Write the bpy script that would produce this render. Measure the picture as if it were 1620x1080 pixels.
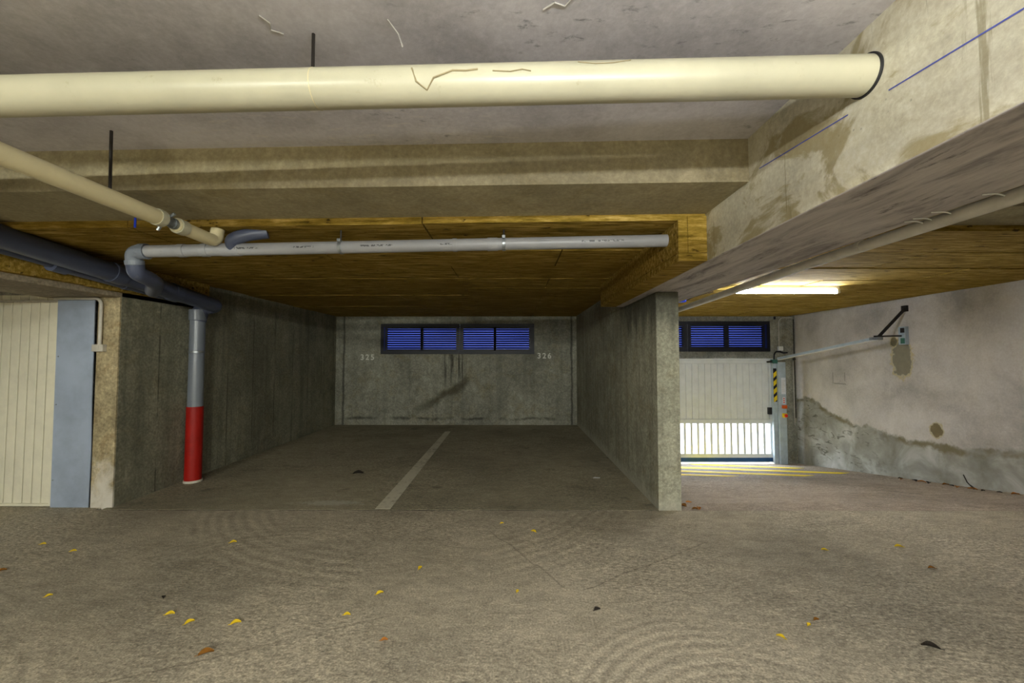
import bpy, bmesh, math, random
from mathutils import Vector, Matrix
random.seed(7)
for o in list(bpy.data.objects): bpy.data.objects.remove(o, do_unlink=True)
scene = bpy.context.scene
COL = scene.collection
PI = math.pi

# ------------------------------------------------------------------ camera
cam_d = bpy.data.cameras.new('camera'); cam = bpy.data.objects.new('camera', cam_d); COL.objects.link(cam)
F = 655.0
cam_d.sensor_fit = 'HORIZONTAL'; cam_d.sensor_width = 36.0; cam_d.lens = 36.0 * F / 1620.0
cam_d.clip_start = 0.05; cam_d.clip_end = 200
cam.location = (0, 0, 1.38)
cam.rotation_euler = (PI / 2 + math.atan(27 / F), 0, math.atan(2 / F))
scene.camera = cam

# ------------------------------------------------------------------ world, exposure
SKY = 16.0
world = bpy.data.worlds.new('sky'); scene.world = world; world.use_nodes = True
bg = world.node_tree.nodes['Background']
bg.inputs['Color'].default_value = (0.80, 0.90, 1.0, 1); bg.inputs['Strength'].default_value = SKY
vs = scene.view_settings
vs.view_transform = 'Standard'; vs.look = 'None'; vs.gamma = 1.0; vs.use_curve_mapping = False
vs.exposure = 0.0
REAR_FILL_TUBE = 800.0         # radiance of the unseen fill tubes added behind the viewer
NEAR_TUBE = 145.0         # radiance of the unseen tube added over the viewer
RAMP_TUBE = 145.0          # radiance of the ramp lamp's tube

# ------------------------------------------------------------------ node helpers
def lin(c):
    return tuple(((v / 255) / 12.92 if v / 255 <= 0.04045 else ((v / 255 + 0.055) / 1.055) ** 2.4) for v in c) + (1.0,)

class NT:
    def __init__(self, name, rough=0.8, spec=0.3, metal=0.0):
        self.m = bpy.data.materials.new(name); self.m.use_nodes = True
        self.t = self.m.node_tree; self.n = self.t.nodes
        self.b = self.n['Principled BSDF']
        self.b.inputs['Roughness'].default_value = rough
        self.b.inputs['Metallic'].default_value = metal
        self.b.inputs['Specular IOR Level'].default_value = spec
        self._p = None
    def set(self, sock, v):
        if hasattr(v, 'is_linked') or isinstance(v, bpy.types.NodeSocket): self.t.links.new(v, sock)
        elif isinstance(v, (tuple, list)) and len(v) == 3 and sock.type == 'RGBA': sock.default_value = (*v, 1)
        else: sock.default_value = v
    def pos(self):
        if self._p is None: self._p = self.n.new('ShaderNodeNewGeometry').outputs['Position']
        return self._p
    def xyz(self):
        s = self.n.new('ShaderNodeSeparateXYZ'); self.t.links.new(self.pos(), s.inputs[0]); return s.outputs
    def map(self, scale=(1, 1, 1), rot=(0, 0, 0), loc=(0, 0, 0)):
        m = self.n.new('ShaderNodeMapping'); self.t.links.new(self.pos(), m.inputs[0])
        m.inputs['Scale'].default_value = scale; m.inputs['Rotation'].default_value = rot; m.inputs['Location'].default_value = loc
        return m.outputs[0]
    def noise(self, vec=None, scale=5, detail=4, rough=0.55, dist=0.0):
        n = self.n.new('ShaderNodeTexNoise'); self.t.links.new(vec or self.pos(), n.inputs['Vector'])
        n.inputs['Scale'].default_value = scale; n.inputs['Detail'].default_value = detail
        n.inputs['Roughness'].default_value = rough; n.inputs['Distortion'].default_value = dist
        return n.outputs['Fac']
    def voro(self, vec=None, scale=20):
        n = self.n.new('ShaderNodeTexVoronoi'); self.t.links.new(vec or self.pos(), n.inputs['Vector'])
        n.inputs['Scale'].default_value = scale; return n.outputs['Distance']
    def ramp(self, fac, *stops):
        r = self.n.new('ShaderNodeValToRGB'); self.t.links.new(fac, r.inputs[0]); e = r.color_ramp.elements
        while len(e) < len(stops): e.new(0.5)
        for i, (p, c) in enumerate(stops):
            e[i].position = p; e[i].color = c if isinstance(c, (tuple, list)) else (c, c, c, 1)
        return r.outputs[0]
    def math(self, op, a, b=0.0, c=None, clamp=False):
        m = self.n.new('ShaderNodeMath'); m.operation = op; m.use_clamp = clamp
        self.set(m.inputs[0], a); self.set(m.inputs[1], b)
        if c is not None: self.set(m.inputs[2], c)
        return m.outputs[0]
    def mix(self, fac, a, b, mode='MIX'):
        m = self.n.new('ShaderNodeMix'); m.data_type = 'RGBA'; m.blend_type = mode; m.clamp_factor = True
        self.set(m.inputs[0], fac); self.set(m.inputs[6], a); self.set(m.inputs[7], b); return m.outputs[2]
    def smooth(self, v, lo, hi, a=0.0, b=1.0):
        m = self.n.new('ShaderNodeMapRange'); m.interpolation_type = 'SMOOTHSTEP'; self.set(m.inputs[0], v)
        m.inputs[1].default_value = lo; m.inputs[2].default_value = hi; m.inputs[3].default_value = a; m.inputs[4].default_value = b
        return m.outputs[0]
    def ell(self, u, v, cu, cv, ru, rv):
        a = self.math('DIVIDE', self.math('SUBTRACT', u, cu), ru); b = self.math('DIVIDE', self.math('SUBTRACT', v, cv), rv)
        return self.math('SQRT', self.math('ADD', self.math('MULTIPLY', a, a), self.math('MULTIPLY', b, b)))
    def color(self, c): self.set(self.b.inputs['Base Color'], c)
    def bump(self, h, strength=0.3, dist=0.01):
        b = self.n.new('ShaderNodeBump'); b.inputs['Strength'].default_value = strength; b.inputs['Distance'].default_value = dist
        self.t.links.new(h, b.inputs['Height']); self.t.links.new(b.outputs[0], self.b.inputs['Normal'])

def plain(name, rgb, rough=0.5, spec=0.4, metal=0.0, var=0.12, vscale=6.0):
    k = NT(name, rough, spec, metal); c = lin(rgb)
    d = tuple(v * (1 - var * 2) for v in c[:3]) + (1,); l = tuple(min(1, v * (1 + var)) for v in c[:3]) + (1,)
    n = k.noise(scale=vscale, detail=5, rough=0.65)
    k.color(k.ramp(n, (0.3, d), (0.55, c), (0.8, l)))
    return k.m

def concrete(name, rgb, streak=0.0, stain=0.35, marks=0.0, tint=(118, 104, 66), boards=False, axis='y', spots=0.25, extra=None, patch_scale=0.9, mottle=0.42):
    k = NT(name, 0.88, 0.2); c = lin(rgb)
    dk = tuple(v * 0.62 for v in c[:3]) + (1,); lt = tuple(min(1, v * 1.28) for v in c[:3]) + (1,)
    big = k.noise(scale=patch_scale, detail=6, rough=0.6, dist=0.4)
    col = k.ramp(big, (0.28, dk), (0.5, c), (0.74, lt))
    med = k.noise(k.map(loc=(3.1, 7.7, 1.3)), scale=3.4, detail=8, rough=0.68, dist=0.8)
    col = k.mix(k.ramp(med, (0.5, 0.0), (0.72, stain)), col, lin(tint))
    fine = k.noise(scale=42, detail=5, rough=0.7)
    col = k.mix(min(0.6, mottle * 1.6), col, k.ramp(fine, (0.3, 0.22), (0.5, 0.5), (0.7, 0.86)), 'OVERLAY')
    mot = k.noise(k.map(loc=(8, 1, 5)), scale=9, detail=7, rough=0.75, dist=0.5)
    col = k.mix(mottle, col, k.ramp(mot, (0.32, 0.2), (0.5, 0.5), (0.7, 0.8)), 'OVERLAY')
    if streak > 0:
        st = k.noise(k.map(scale=(9, 9, 0.35)), scale=1.0, detail=6, rough=0.6)
        col = k.mix(k.ramp(st, (0.46, 0.0), (0.68, streak)), col, tuple(v * 0.38 for v in c[:3]) + (1,))
        st2 = k.noise(k.map(scale=(16, 16, 0.25), loc=(5, 2, 0)), scale=1.0, detail=4, rough=0.6)
        col = k.mix(k.ramp(st2, (0.62, 0.0), (0.76, streak * 0.7)), col, lt)
    if boards:
        a = k.xyz()[1 if axis == 'y' else 0]
        w = k.math('ABSOLUTE', k.math('SUBTRACT', k.math('FRACT', k.math('MULTIPLY', k.math('ADD', a, 20.13), 1.9)), 0.5))
        jit = k.math('MULTIPLY', k.noise(k.map(scale=(2, 2, 0.8)), scale=2), 1.0)
        ln = k.math('MULTIPLY', k.smooth(w, 0.006, 0.022, 1.0, 0.0), k.smooth(jit, 0.42, 0.55))
        col = k.mix(k.math('MULTIPLY', ln, 0.75), col, tuple(v * 0.25 for v in c[:3]) + (1,))
    if marks > 0:
        mk = k.noise(k.map(scale=(7, 16, 12), rot=(0, 0, 0.5)), scale=1.6, detail=7, rough=0.72, dist=0.3)
        msk = k.noise(k.map(loc=(11, 4, 9)), scale=0.8, detail=3)
        mm = k.math('MULTIPLY', k.smooth(mk, 0.56, 0.70), k.smooth(msk, 0.42, 0.62))
        col = k.mix(k.math('MULTIPLY', mm, marks), col, tuple(v * 0.2 for v in c[:3]) + (1,))
    v = k.voro(scale=17); vm = k.noise(scale=2.2, detail=2)
    col = k.mix(k.math('MULTIPLY', k.smooth(v, 0.02, 0.10, spots, 0.0), k.smooth(vm, 0.45, 0.6)), col, tuple(x * 0.3 for x in c[:3]) + (1,))
    if extra: col = extra(k, col)
    k.color(col)
    h = k.math('ADD', k.math('MULTIPLY', fine, 0.35), k.math('ADD', med, k.math('MULTIPLY', k.smooth(v, 0.0, 0.08), 0.2)))
    k.bump(h, 0.35, 0.006)
    return k.m

# ------------------------------------------------------------------ materials
M = {}
def back_extra(k, col):
    x, y, z = k.xyz()
    # long diagonal stain, run marks under the window, rough band at the foot
    d = k.math('SUBTRACT', z, k.math('MULTIPLY_ADD', x, 0.57, 1.44))
    nz = k.noise(scale=3.2, detail=6)
    dd = k.math('ADD', k.math('ABSOLUTE', d), k.math('MULTIPLY', k.math('SUBTRACT', nz, 0.5), 0.35))
    m = k.math('MULTIPLY', k.smooth(dd, 0.02, 0.17, 0.75, 0.0), k.math('MULTIPLY', k.smooth(x, -2.5, -1.5), k.smooth(x, -1.0, -0.85, 1.0, 0.0)))
    col = k.mix(m, col, lin((66, 62, 44)))
    run = k.noise(k.map(scale=(22, 1, 0.7)), scale=1.0, detail=4, rough=0.7)
    m2 = k.math('MULTIPLY', k.smooth(run, 0.47, 0.56), k.math('MULTIPLY', k.math('MULTIPLY', k.smooth(x, -1.5, -1.42), k.smooth(x, -1.02, -0.96, 1, 0)), k.math('MULTIPLY', k.smooth(z, 0.7, 1.2), k.smooth(z, 1.46, 1.48, 1, 0))))
    col = k.mix(k.math('MULTIPLY', m2, 0.8), col, lin((40, 38, 34)))
    edge = k.math('ADD', 0.14, k.math('MULTIPLY', k.math('SUBTRACT', k.noise(scale=1.7, detail=6), 0.5), 0.25))
    e = k.math('ABSOLUTE', k.math('SUBTRACT', z, edge))
    col = k.mix(k.math('MULTIPLY', k.smooth(e, 0.004, 0.05, 0.7, 0.0), k.smooth(k.noise(scale=2.5, detail=4), 0.42, 0.6)), col, lin((45, 44, 38)))
    for cx in (-3.55, 1.22):
        q = k.math('ABSOLUTE', k.math('SUBTRACT', k.math('ADD', x, k.math('MULTIPLY', k.noise(k.map(scale=(1, 1, 2)), scale=1.5), 0.06)), cx + 0.03))
        col = k.mix(k.smooth(q, 0.006, 0.035, 0.7, 0.0), col, lin((44, 44, 40)))
    return col
M['back'] = concrete('wall_concrete', (142, 141, 128), streak=0.35, stain=0.55, boards=False, axis='x', extra=back_extra)
M['left'] = concrete('bay_side_concrete', (132, 130, 112), streak=0.42, stain=0.35, boards=True)
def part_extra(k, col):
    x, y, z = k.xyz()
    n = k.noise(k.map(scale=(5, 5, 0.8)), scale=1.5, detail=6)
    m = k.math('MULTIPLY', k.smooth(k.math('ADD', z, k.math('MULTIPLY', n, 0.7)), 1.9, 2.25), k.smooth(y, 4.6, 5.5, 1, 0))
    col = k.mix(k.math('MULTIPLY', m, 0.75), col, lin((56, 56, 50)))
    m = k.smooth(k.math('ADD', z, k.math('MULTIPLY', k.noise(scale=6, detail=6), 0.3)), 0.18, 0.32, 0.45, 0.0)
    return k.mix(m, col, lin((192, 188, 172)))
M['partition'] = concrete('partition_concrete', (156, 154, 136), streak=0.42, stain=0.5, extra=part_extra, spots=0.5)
def pillar_extra(k, col):
    z = k.xyz()[2]; n = k.noise(scale=5, detail=7, dist=0.7)
    m = k.smooth(k.math('ADD', z, k.math('MULTIPLY', k.math('SUBTRACT', n, 0.5), 1.3)), 0.05, 0.45, 0.9, 0.0)
    return k.mix(m, col, lin((214, 208, 196)))
M['pillar'] = concrete('pillar_concrete', (168, 154, 122), streak=0.3, stain=0.6, tint=(120, 92, 52), extra=pillar_extra, patch_scale=2.5)
def right_extra(k, col):
    x, y, z = k.xyz()
    yn = k.smooth(y, 4.0, 9.0); k.n[-1].interpolation_type = 'LINEAR' if hasattr(k.n[-1], 'interpolation_type') else None
    st = [(3.9, .36), (4.7, .35), (5.3, .25), (5.88, .20), (6.48, .23), (7.2, .29), (7.78, .42), (8.2, .60), (8.45, .64), (8.6, .55)]
    h = k.ramp(yn, *[(max(0, (a - 4) / 5), b) for a, b in st])
    nz = k.noise(k.map(scale=(1, 1, 1)), scale=4.2, detail=8, rough=0.65)
    d = k.math('SUBTRACT', k.math('ADD', z, k.math('MULTIPLY', k.math('SUBTRACT', nz, 0.5), 0.26)), h)
    damp = k.ramp(k.noise(scale=1.9, detail=6, rough=0.6, dist=0.6), (0.3, lin((126, 124, 112))), (0.5, lin((158, 156, 146))), (0.72, lin((204, 203, 198))))
    dirt = k.math('MULTIPLY', k.smooth(k.noise(k.map(scale=(2, 2, 5)), scale=2.0, detail=7, dist=1.2), 0.56, 0.66), k.smooth(y, 6.0, 7.4))
    damp = k.mix(k.math('MULTIPLY', dirt, 0.7), damp, lin((72, 70, 56)))
    col = k.mix(k.smooth(d, -0.03, 0.015, 1.0, 0.0), col, damp)
    rim = k.smooth(k.math('ABSOLUTE', k.math('ADD', d, 0.045)), 0.01, 0.075, 1.0, 0.0)
    rim = k.math('MULTIPLY', rim, k.smooth(k.noise(scale=3.0, detail=4), 0.38, 0.62))
    col = k.mix(k.math('MULTIPLY', rim, 0.85), col, lin((120, 110, 78)))
    for cy, cz, ry, rz, pc in ((6.19, 1.37, .165, .27, (150, 144, 124)), (5.70, .40, .085, .095, (138, 124, 92)), (6.32, 1.63, .06, .07, (140, 134, 112))):
        e = k.math('ADD', k.ell(y, z, cy, cz, ry, rz), k.math('MULTIPLY', k.math('SUBTRACT', k.noise(scale=13, detail=6), 0.5), 1.0))
        col = k.mix(k.smooth(k.math('ABSOLUTE', k.math('SUBTRACT', e, 1.08)), 0.02, 0.16, 0.75, 0.0), col, lin((186, 172, 124)))
        col = k.mix(k.smooth(e, 0.94, 1.02, 1.0, 0.0), col, k.mix(k.noise(scale=14, detail=5), tuple(v * 0.7 for v in lin(pc)[:3]) + (1,), lin(pc)))
    for (y0, z0, hy, hz) in ((7.62, 1.03, .005, .10), (7.33, 1.06, .005, .07), (7.45, .93, .14, .006)):   # pencil marks
        q = k.math('MAXIMUM', k.math('SUBTRACT', k.math('ABSOLUTE', k.math('SUBTRACT', y, y0)), hy), k.math('SUBTRACT', k.math('ABSOLUTE', k.math('SUBTRACT', z, z0)), hz))
        col = k.mix(k.smooth(q, 0.0, 0.01, 0.45, 0.0), col, lin((80, 78, 70)))
    return col
M['right'] = concrete('plaster_wall', (198, 192, 186), streak=0.0, stain=0.22, tint=(150, 140, 116), spots=0.45, extra=right_extra, mottle=0.12)
def lane_ceiling_extra(k, col):
    x, y, z = k.xyz()
    n = k.noise(k.map(scale=(5, 22, 1), rot=(0, 0, 0.25)), scale=1.2, detail=7, rough=0.7, dist=0.6)
    m = k.math('MULTIPLY', k.smooth(n, 0.54, 0.66), k.math('MULTIPLY', k.smooth(y, 1.75, 1.9), k.math('MULTIPLY', k.smooth(x, -2.2, -1.4), k.smooth(x, -.4, .6, 1, 0))))
    return k.mix(k.math('MULTIPLY', m, 0.6), col, lin((216, 210, 202)))
M['lane_ceiling'] = concrete('lane_ceiling_concrete', (196, 192, 196), streak=0.0, stain=0.2, marks=0.6, tint=(118, 112, 108), spots=0.1, extra=lane_ceiling_extra, mottle=0.12)
M['cross'] = concrete('cross_beam_concrete', (160, 150, 122), streak=0.15, stain=0.45, tint=(128, 112, 66), marks=0.3, mottle=0.22)
def beam_extra(k, col):
    x, y, z = k.xyz()
    n = k.noise(k.map(scale=(1, 1.6, 2.6), rot=(0.25, 0, 0)), scale=1.6, detail=7, rough=0.62, dist=0.7)
    m = k.math('MULTIPLY', k.smooth(n, 0.50, 0.60), k.smooth(x, 1.25, 1.27, 1.0, 0.0))
    col = k.mix(k.math('MULTIPLY', m, 0.7), col, lin((146, 130, 82)))
    st = k.noise(k.map(scale=(1, 11, 0.7)), scale=1.3, detail=5, rough=0.7)
    m2 = k.math('MULTIPLY', k.smooth(st, 0.60, 0.68), k.smooth(x, 1.25, 1.27, 1.0, 0.0))
    col = k.mix(k.math('MULTIPLY', m2, 0.55), col, lin((120, 108, 70)))
    # underside: purple-grey concrete with long dark smears
    un = k.noise(k.map(scale=(7, 1.4, 3), rot=(0, 0, -0.45)), scale=1.5, detail=8, rough=0.7, dist=0.6)
    uc = k.ramp(un, (0.3, lin((110, 103, 102))), (0.5, lin((182, 174, 172))), (0.75, lin((212, 205, 200))))
    du = k.noise(k.map(scale=(10, 2.2, 3), rot=(0, 0, -0.45), loc=(2, 3, 0)), scale=1.6, detail=8, rough=0.75)
    dm = k.math('MULTIPLY', k.smooth(du, 0.56, 0.68), k.smooth(k.noise(k.map(loc=(4, 8, 2)), scale=1.3, detail=2), 0.45, 0.6))
    uc = k.mix(k.math('MULTIPLY', dm, 0.8), uc, lin((44, 38, 38)))
    return k.mix(k.smooth(z, 2.002, 2.006, 1.0, 0.0), col, uc)
M['beam'] = concrete('beam_concrete', (205, 199, 176), streak=0.0, stain=0.12, tint=(160, 146, 100), spots=0.5, extra=beam_extra, mottle=0.2)
M['dull'] = concrete('grey_concrete', (140, 136, 126), streak=0.2, stain=0.3)
M['under'] = concrete('left_beam_concrete', (150, 138, 118), streak=0.0, stain=0.4)

k = NT('insulation_board', 0.95, 0.1)
f1 = k.noise(k.map(scale=(3, 24, 24)), scale=1.3, detail=8, rough=0.75)
f2 = k.noise(scale=1.1, detail=5, rough=0.6)
c_ = k.ramp(f1, (0.34, lin((88, 72, 22))), (0.5, lin((150, 124, 52))), (0.66, lin((204, 174, 104))))
c_ = k.mix(k.ramp(f2, (0.42, 0.0), (0.72, 0.55)), c_, lin((122, 94, 26)))
sp = k.noise(k.map(scale=(5, 15, 15)), scale=1.5, detail=4, rough=0.55)
c_ = k.mix(k.smooth(sp, 0.64, 0.69, 0.0, 0.85), c_, lin((46, 32, 10)))
k.color(c_); k.bump(f1, 0.6, 0.006); M['insul'] = k.m

def lane_floor(name, rgb, warm, arcs=True):
    k = NT(name, 0.85, 0.25); c = lin(rgb); x, y, z = k.xyz()
    big = k.noise(scale=0.55, detail=5, rough=0.6)
    col = k.ramp(big, (0.32, tuple(v * 0.66 for v in c[:3]) + (1,)), (0.5, c), (0.7, tuple(v * 1.18 for v in c[:3]) + (1,)))
    g1 = k.noise(k.map(scale=(1.0, 1.9, 1), rot=(0, 0, 0.5)), scale=30, detail=5, rough=0.68)
    g2 = k.noise(scale=95, detail=4, rough=0.7)
    gm = k.smooth(k.noise(k.map(loc=(6, 1, 0)), scale=0.7, detail=3), 0.35, 0.65, 0.25, 0.85)
    col = k.mix(gm, col, k.ramp(g1, (0.34, 0.22), (0.5, 0.5), (0.68, 0.86)), 'OVERLAY')
    wv = k.noise(k.map(scale=(1, 2.4, 1), rot=(0, 0, 0.35)), scale=6, detail=5, rough=0.6, dist=1.0)
    col = k.mix(0.35, col, k.ramp(wv, (0.32, 0.25), (0.5, 0.5), (0.7, 0.8)), 'OVERLAY')
    col = k.mix(0.75, col, k.ramp(g2, (0.3, 0.2), (0.5, 0.5), (0.72, 0.9)), 'OVERLAY')
    v = k.voro(scale=60)
    col = k.mix(k.math('MULTIPLY', k.smooth(v, 0.06, 0.16, 0.5, 0.0), k.smooth(k.noise(scale=7), 0.5, 0.6)), col, tuple(min(1, q * 1.8) for q in c[:3]) + (1,))
    dk = k.noise(k.map(loc=(9, 5, 0)), scale=1.6, detail=6, rough=0.7)
    col = k.mix(k.smooth(dk, 0.58, 0.74, 0.0, 0.45), col, lin(warm))
    h = k.math('ADD', k.math('MULTIPLY', g1, 1.0), k.math('MULTIPLY', g2, 0.5))
    if arcs:
        tot = None
        for cx, cy, r0, r1, fr, a in ((-1.75, 2.55, 0.35, 1.05, 90, 0.45), (0.95, 1.45, 0.30, 0.95, 100, 0.8), (-0.9, 4.6, 1.0, 2.2, 70, 0.55), (2.6, 0.6, 0.8, 1.9, 80, 0.6), (-3.8, 0.2, 1.2, 2.6, 70, 0.6)):
            r = k.ell(x, y, cx, cy, 1, 1)
            rr = k.math('ADD', r, k.math('MULTIPLY', k.noise(scale=1.2, detail=2), 0.12))
            w = k.math('SINE', k.math('MULTIPLY', rr, fr))
            msk = k.math('MULTIPLY', k.math('MULTIPLY', k.smooth(r, r0, r0 + 0.15), k.smooth(r, r1 - 0.2, r1, 1, 0)), k.smooth(k.noise(k.map(loc=(cx, cy, 0)), scale=0.9, detail=3), 0.44, 0.62))
            w = k.math('MULTIPLY', k.math('MULTIPLY', w, msk), a)
            tot = w if tot is None else k.math('ADD', tot, w)
        col = k.mix(0.28, col, k.mix(k.smooth(tot, -1, 1), (0.22, 0.21, 0.2), (0.78, 0.78, 0.77)), 'OVERLAY')
        h = k.math('ADD', h, k.math('MULTIPLY', tot, 0.10))
        for pts in (((-3.9, 0.9), (-0.6, 2.3)), ((-0.2, 3.4), (0.35, 2.5)), ((0.35, 2.5), (1.5, 3.2))):   # hairline cracks
            (ax, ay), (bx_, by_) = pts; L = math.hypot(bx_ - ax, by_ - ay); ux, uy = (bx_ - ax) / L, (by_ - ay) / L
            px = k.math('SUBTRACT', x, ax); py = k.math('SUBTRACT', y, ay)
            al = k.math('ADD', k.math('MULTIPLY', px, ux), k.math('MULTIPLY', py, uy))
            ac = k.math('ADD', k.math('SUBTRACT', k.math('MULTIPLY', px, uy), k.math('MULTIPLY', py, ux)), k.math('MULTIPLY', k.math('SUBTRACT', k.noise(scale=3, detail=5), 0.5), 0.10))
            m = k.math('MULTIPLY', k.smooth(k.math('ABSOLUTE', ac), 0.001, 0.010, 0.35, 0.0), k.math('MULTIPLY', k.smooth(al, 0, 0.1), k.smooth(al, L - 0.1, L, 1, 0)))
            col = k.mix(m, col, lin((60, 52, 42)))
    if not arcs:
        e = k.math('ADD', k.ell(x, y, -1.75, 4.02, .55, .13), k.math('MULTIPLY', k.noise(scale=22, detail=5), 1.2))
        col = k.mix(k.smooth(e, 0.8, 1.3, 0.55, 0.0), col, lin((196, 192, 176)))
        oil = k.noise(k.map(loc=(1, 2, 0)), scale=2.4, detail=6, rough=0.7)
        col = k.mix(k.smooth(oil, 0.56, 0.72, 0.0, 0.6), col, lin((70, 64, 54)))
    k.color(col); k.bump(h, 0.5, 0.008)
    return k.m
M['floor'] = lane_floor('lane_floor_screed', (170, 160, 140), (118, 104, 88))
M['bay_floor'] = lane_floor('bay_floor_concrete', (150, 142, 120), (86, 78, 64), arcs=False)
M['ramp'] = lane_floor('ramp_concrete', (162, 148, 132), (120, 100, 86), arcs=False)

def worn_paint(name, rgb, under, lo=0.42, hi=0.6):
    k = NT(name, 0.7, 0.3)
    n = k.noise(scale=16, detail=7, rough=0.75); n2 = k.noise(scale=2.3, detail=4)
    f = k.smooth(k.math('ADD', n, k.math('MULTIPLY', k.math('SUBTRACT', n2, 0.5), 0.6)), lo, hi)
    k.color(k.mix(f, lin(under), lin(rgb))); return k.m
M['line'] = worn_paint('worn_white_paint', (206, 200, 178), (158, 150, 128), 0.30, 0.52)
M['yellow_line'] = worn_paint('yellow_paint', (244, 214, 16), (214, 188, 40), 0.1, 0.3)
M['digits'] = worn_paint('stencil_paint', (222, 222, 212), (190, 190, 178), 0.2, 0.35)

def pvc(name, rgb, rough, dirt=(120, 104, 60), amount=0.3, printed=None):
    k = NT(name, rough, 0.45); c = lin(rgb)
    n = k.noise(scale=2.4, detail=6, rough=0.65)
    col = k.ramp(n, (0.3, tuple(v * 0.84 for v in c[:3]) + (1,)), (0.6, c))
    s = k.noise(k.map(loc=(3, 3, 3)), scale=14, detail=6, rough=0.75)
    col = k.mix(k.smooth(s, 0.60, 0.72, 0.0, amount), col, lin(dirt))
    if printed:
        x, y, z = k.xyz(); z0, sl = printed
        d = k.math('ABSOLUTE', k.math('SUBTRACT', z, k.math('MULTIPLY_ADD', x, sl, z0)))
        ch = k.noise(k.map(scale=(60, 0.001, 70)), scale=1.0, detail=1); wd = k.noise(k.map(scale=(2.6, 0.001, 0.001)), scale=1.0, detail=1)
        m = k.math('MULTIPLY', k.math('MULTIPLY', k.smooth(d, 0.005, 0.007, 1, 0), k.smooth(ch, 0.47, 0.52)), k.smooth(wd, 0.52, 0.54))
        col = k.mix(k.math('MULTIPLY', m, 0.8), col, lin((40, 40, 44)))
    k.color(col); return k.m
M['cream'] = pvc('cream_pvc', (182, 177, 152), 0.34)
M['cream2'] = pvc('cream_pvc_old', (208, 196, 156), 0.4)
M['greypvc'] = pvc('grey_pvc', (150, 150, 152), 0.4, (90, 90, 84), 0.2, printed=(2.168, 0.0185))
M['greydown'] = pvc('grey_pvc_downpipe', (118, 124, 134), 0.3, (70, 70, 70), 0.2)
M['darkpvc'] = pvc('slate_pvc', (74, 80, 100), 0.38, (140, 138, 130), 0.25)
M['red'] = plain('red_paint', (156, 22, 12), 0.5, 0.3, var=0.10, vscale=9)
M['steel'] = plain('galvanised_steel', (150, 155, 158), 0.42, 0.5, 0.75, vscale=14)
M['dark_steel'] = plain('dark_steel', (54, 50, 46), 0.55, 0.4, 0.5)
M['blue_steel'] = plain('pale_blue_grey_paint', (176, 190, 200), 0.4, 0.45)
M['sheet'] = plain('blue_grey_sheet', (168, 180, 200), 0.35, 0.5, 0.0, var=0.16, vscale=1.6)
M['doorcream'] = plain('cream_door_paint', (236, 230, 208), 0.45, 0.4, var=0.05)
M['doorwhite'] = plain('white_door_paint', (224, 228, 228), 0.45, 0.4, var=0.05)
M['groove'] = plain('door_groove', (70, 66, 54), 0.8, 0.2)
M['frame'] = plain('slate_frame', (13, 16, 28), 0.5, 0.4)
M['slat'] = plain('navy_slat', (11, 16, 40), 0.5, 0.4)
M['rubber'] = plain('blue_rubber_seal', (44, 84, 130), 0.6, 0.3)
M['black'] = plain('black_plastic', (30, 30, 32), 0.5, 0.4)
M['hyellow'] = plain('hazard_yellow', (238, 210, 30), 0.5, 0.4)
M['greenish'] = plain('green_bracket', (60, 110, 96), 0.5, 0.4)
M['orange'] = plain('orange_plastic', (214, 92, 18), 0.4, 0.4)
M['redbtn'] = plain('red_button', (226, 40, 20), 0.35, 0.5)
M['bluebit'] = plain('blue_plastic', (24, 60, 200), 0.4, 0.4)
M['chalk'] = plain('blue_chalk', (92, 100, 176), 0.9, 0.1)
M['white'] = plain('white_plastic', (226, 226, 222), 0.4, 0.4, var=0.03)
M['notice'] = plain('notice_paper', (222, 224, 230), 0.6, 0.3, var=0.03)
M['conduit'] = plain('grey_conduit', (200, 194, 182), 0.5, 0.4)
M['leafy'] = plain('yellow_leaf', (222, 190, 30), 0.6, 0.3, vscale=60)
M['leafo'] = plain('orange_leaf', (176, 112, 40), 0.6, 0.3, vscale=60)
M['leafb'] = plain('brown_leaf', (128, 84, 26), 0.7, 0.2, vscale=60)
M['leafd'] = plain('dark_scrap', (46, 40, 34), 0.7, 0.2, vscale=60)
M['cobweb'] = plain('cobweb_dust', (150, 138, 108), 0.95, 0.05)
M['webwhite'] = plain('pale_cobweb', (196, 192, 184), 0.95, 0.05)
M['drive'] = plain('outside_driveway', (190, 186, 178), 0.9, 0.2)

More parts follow.
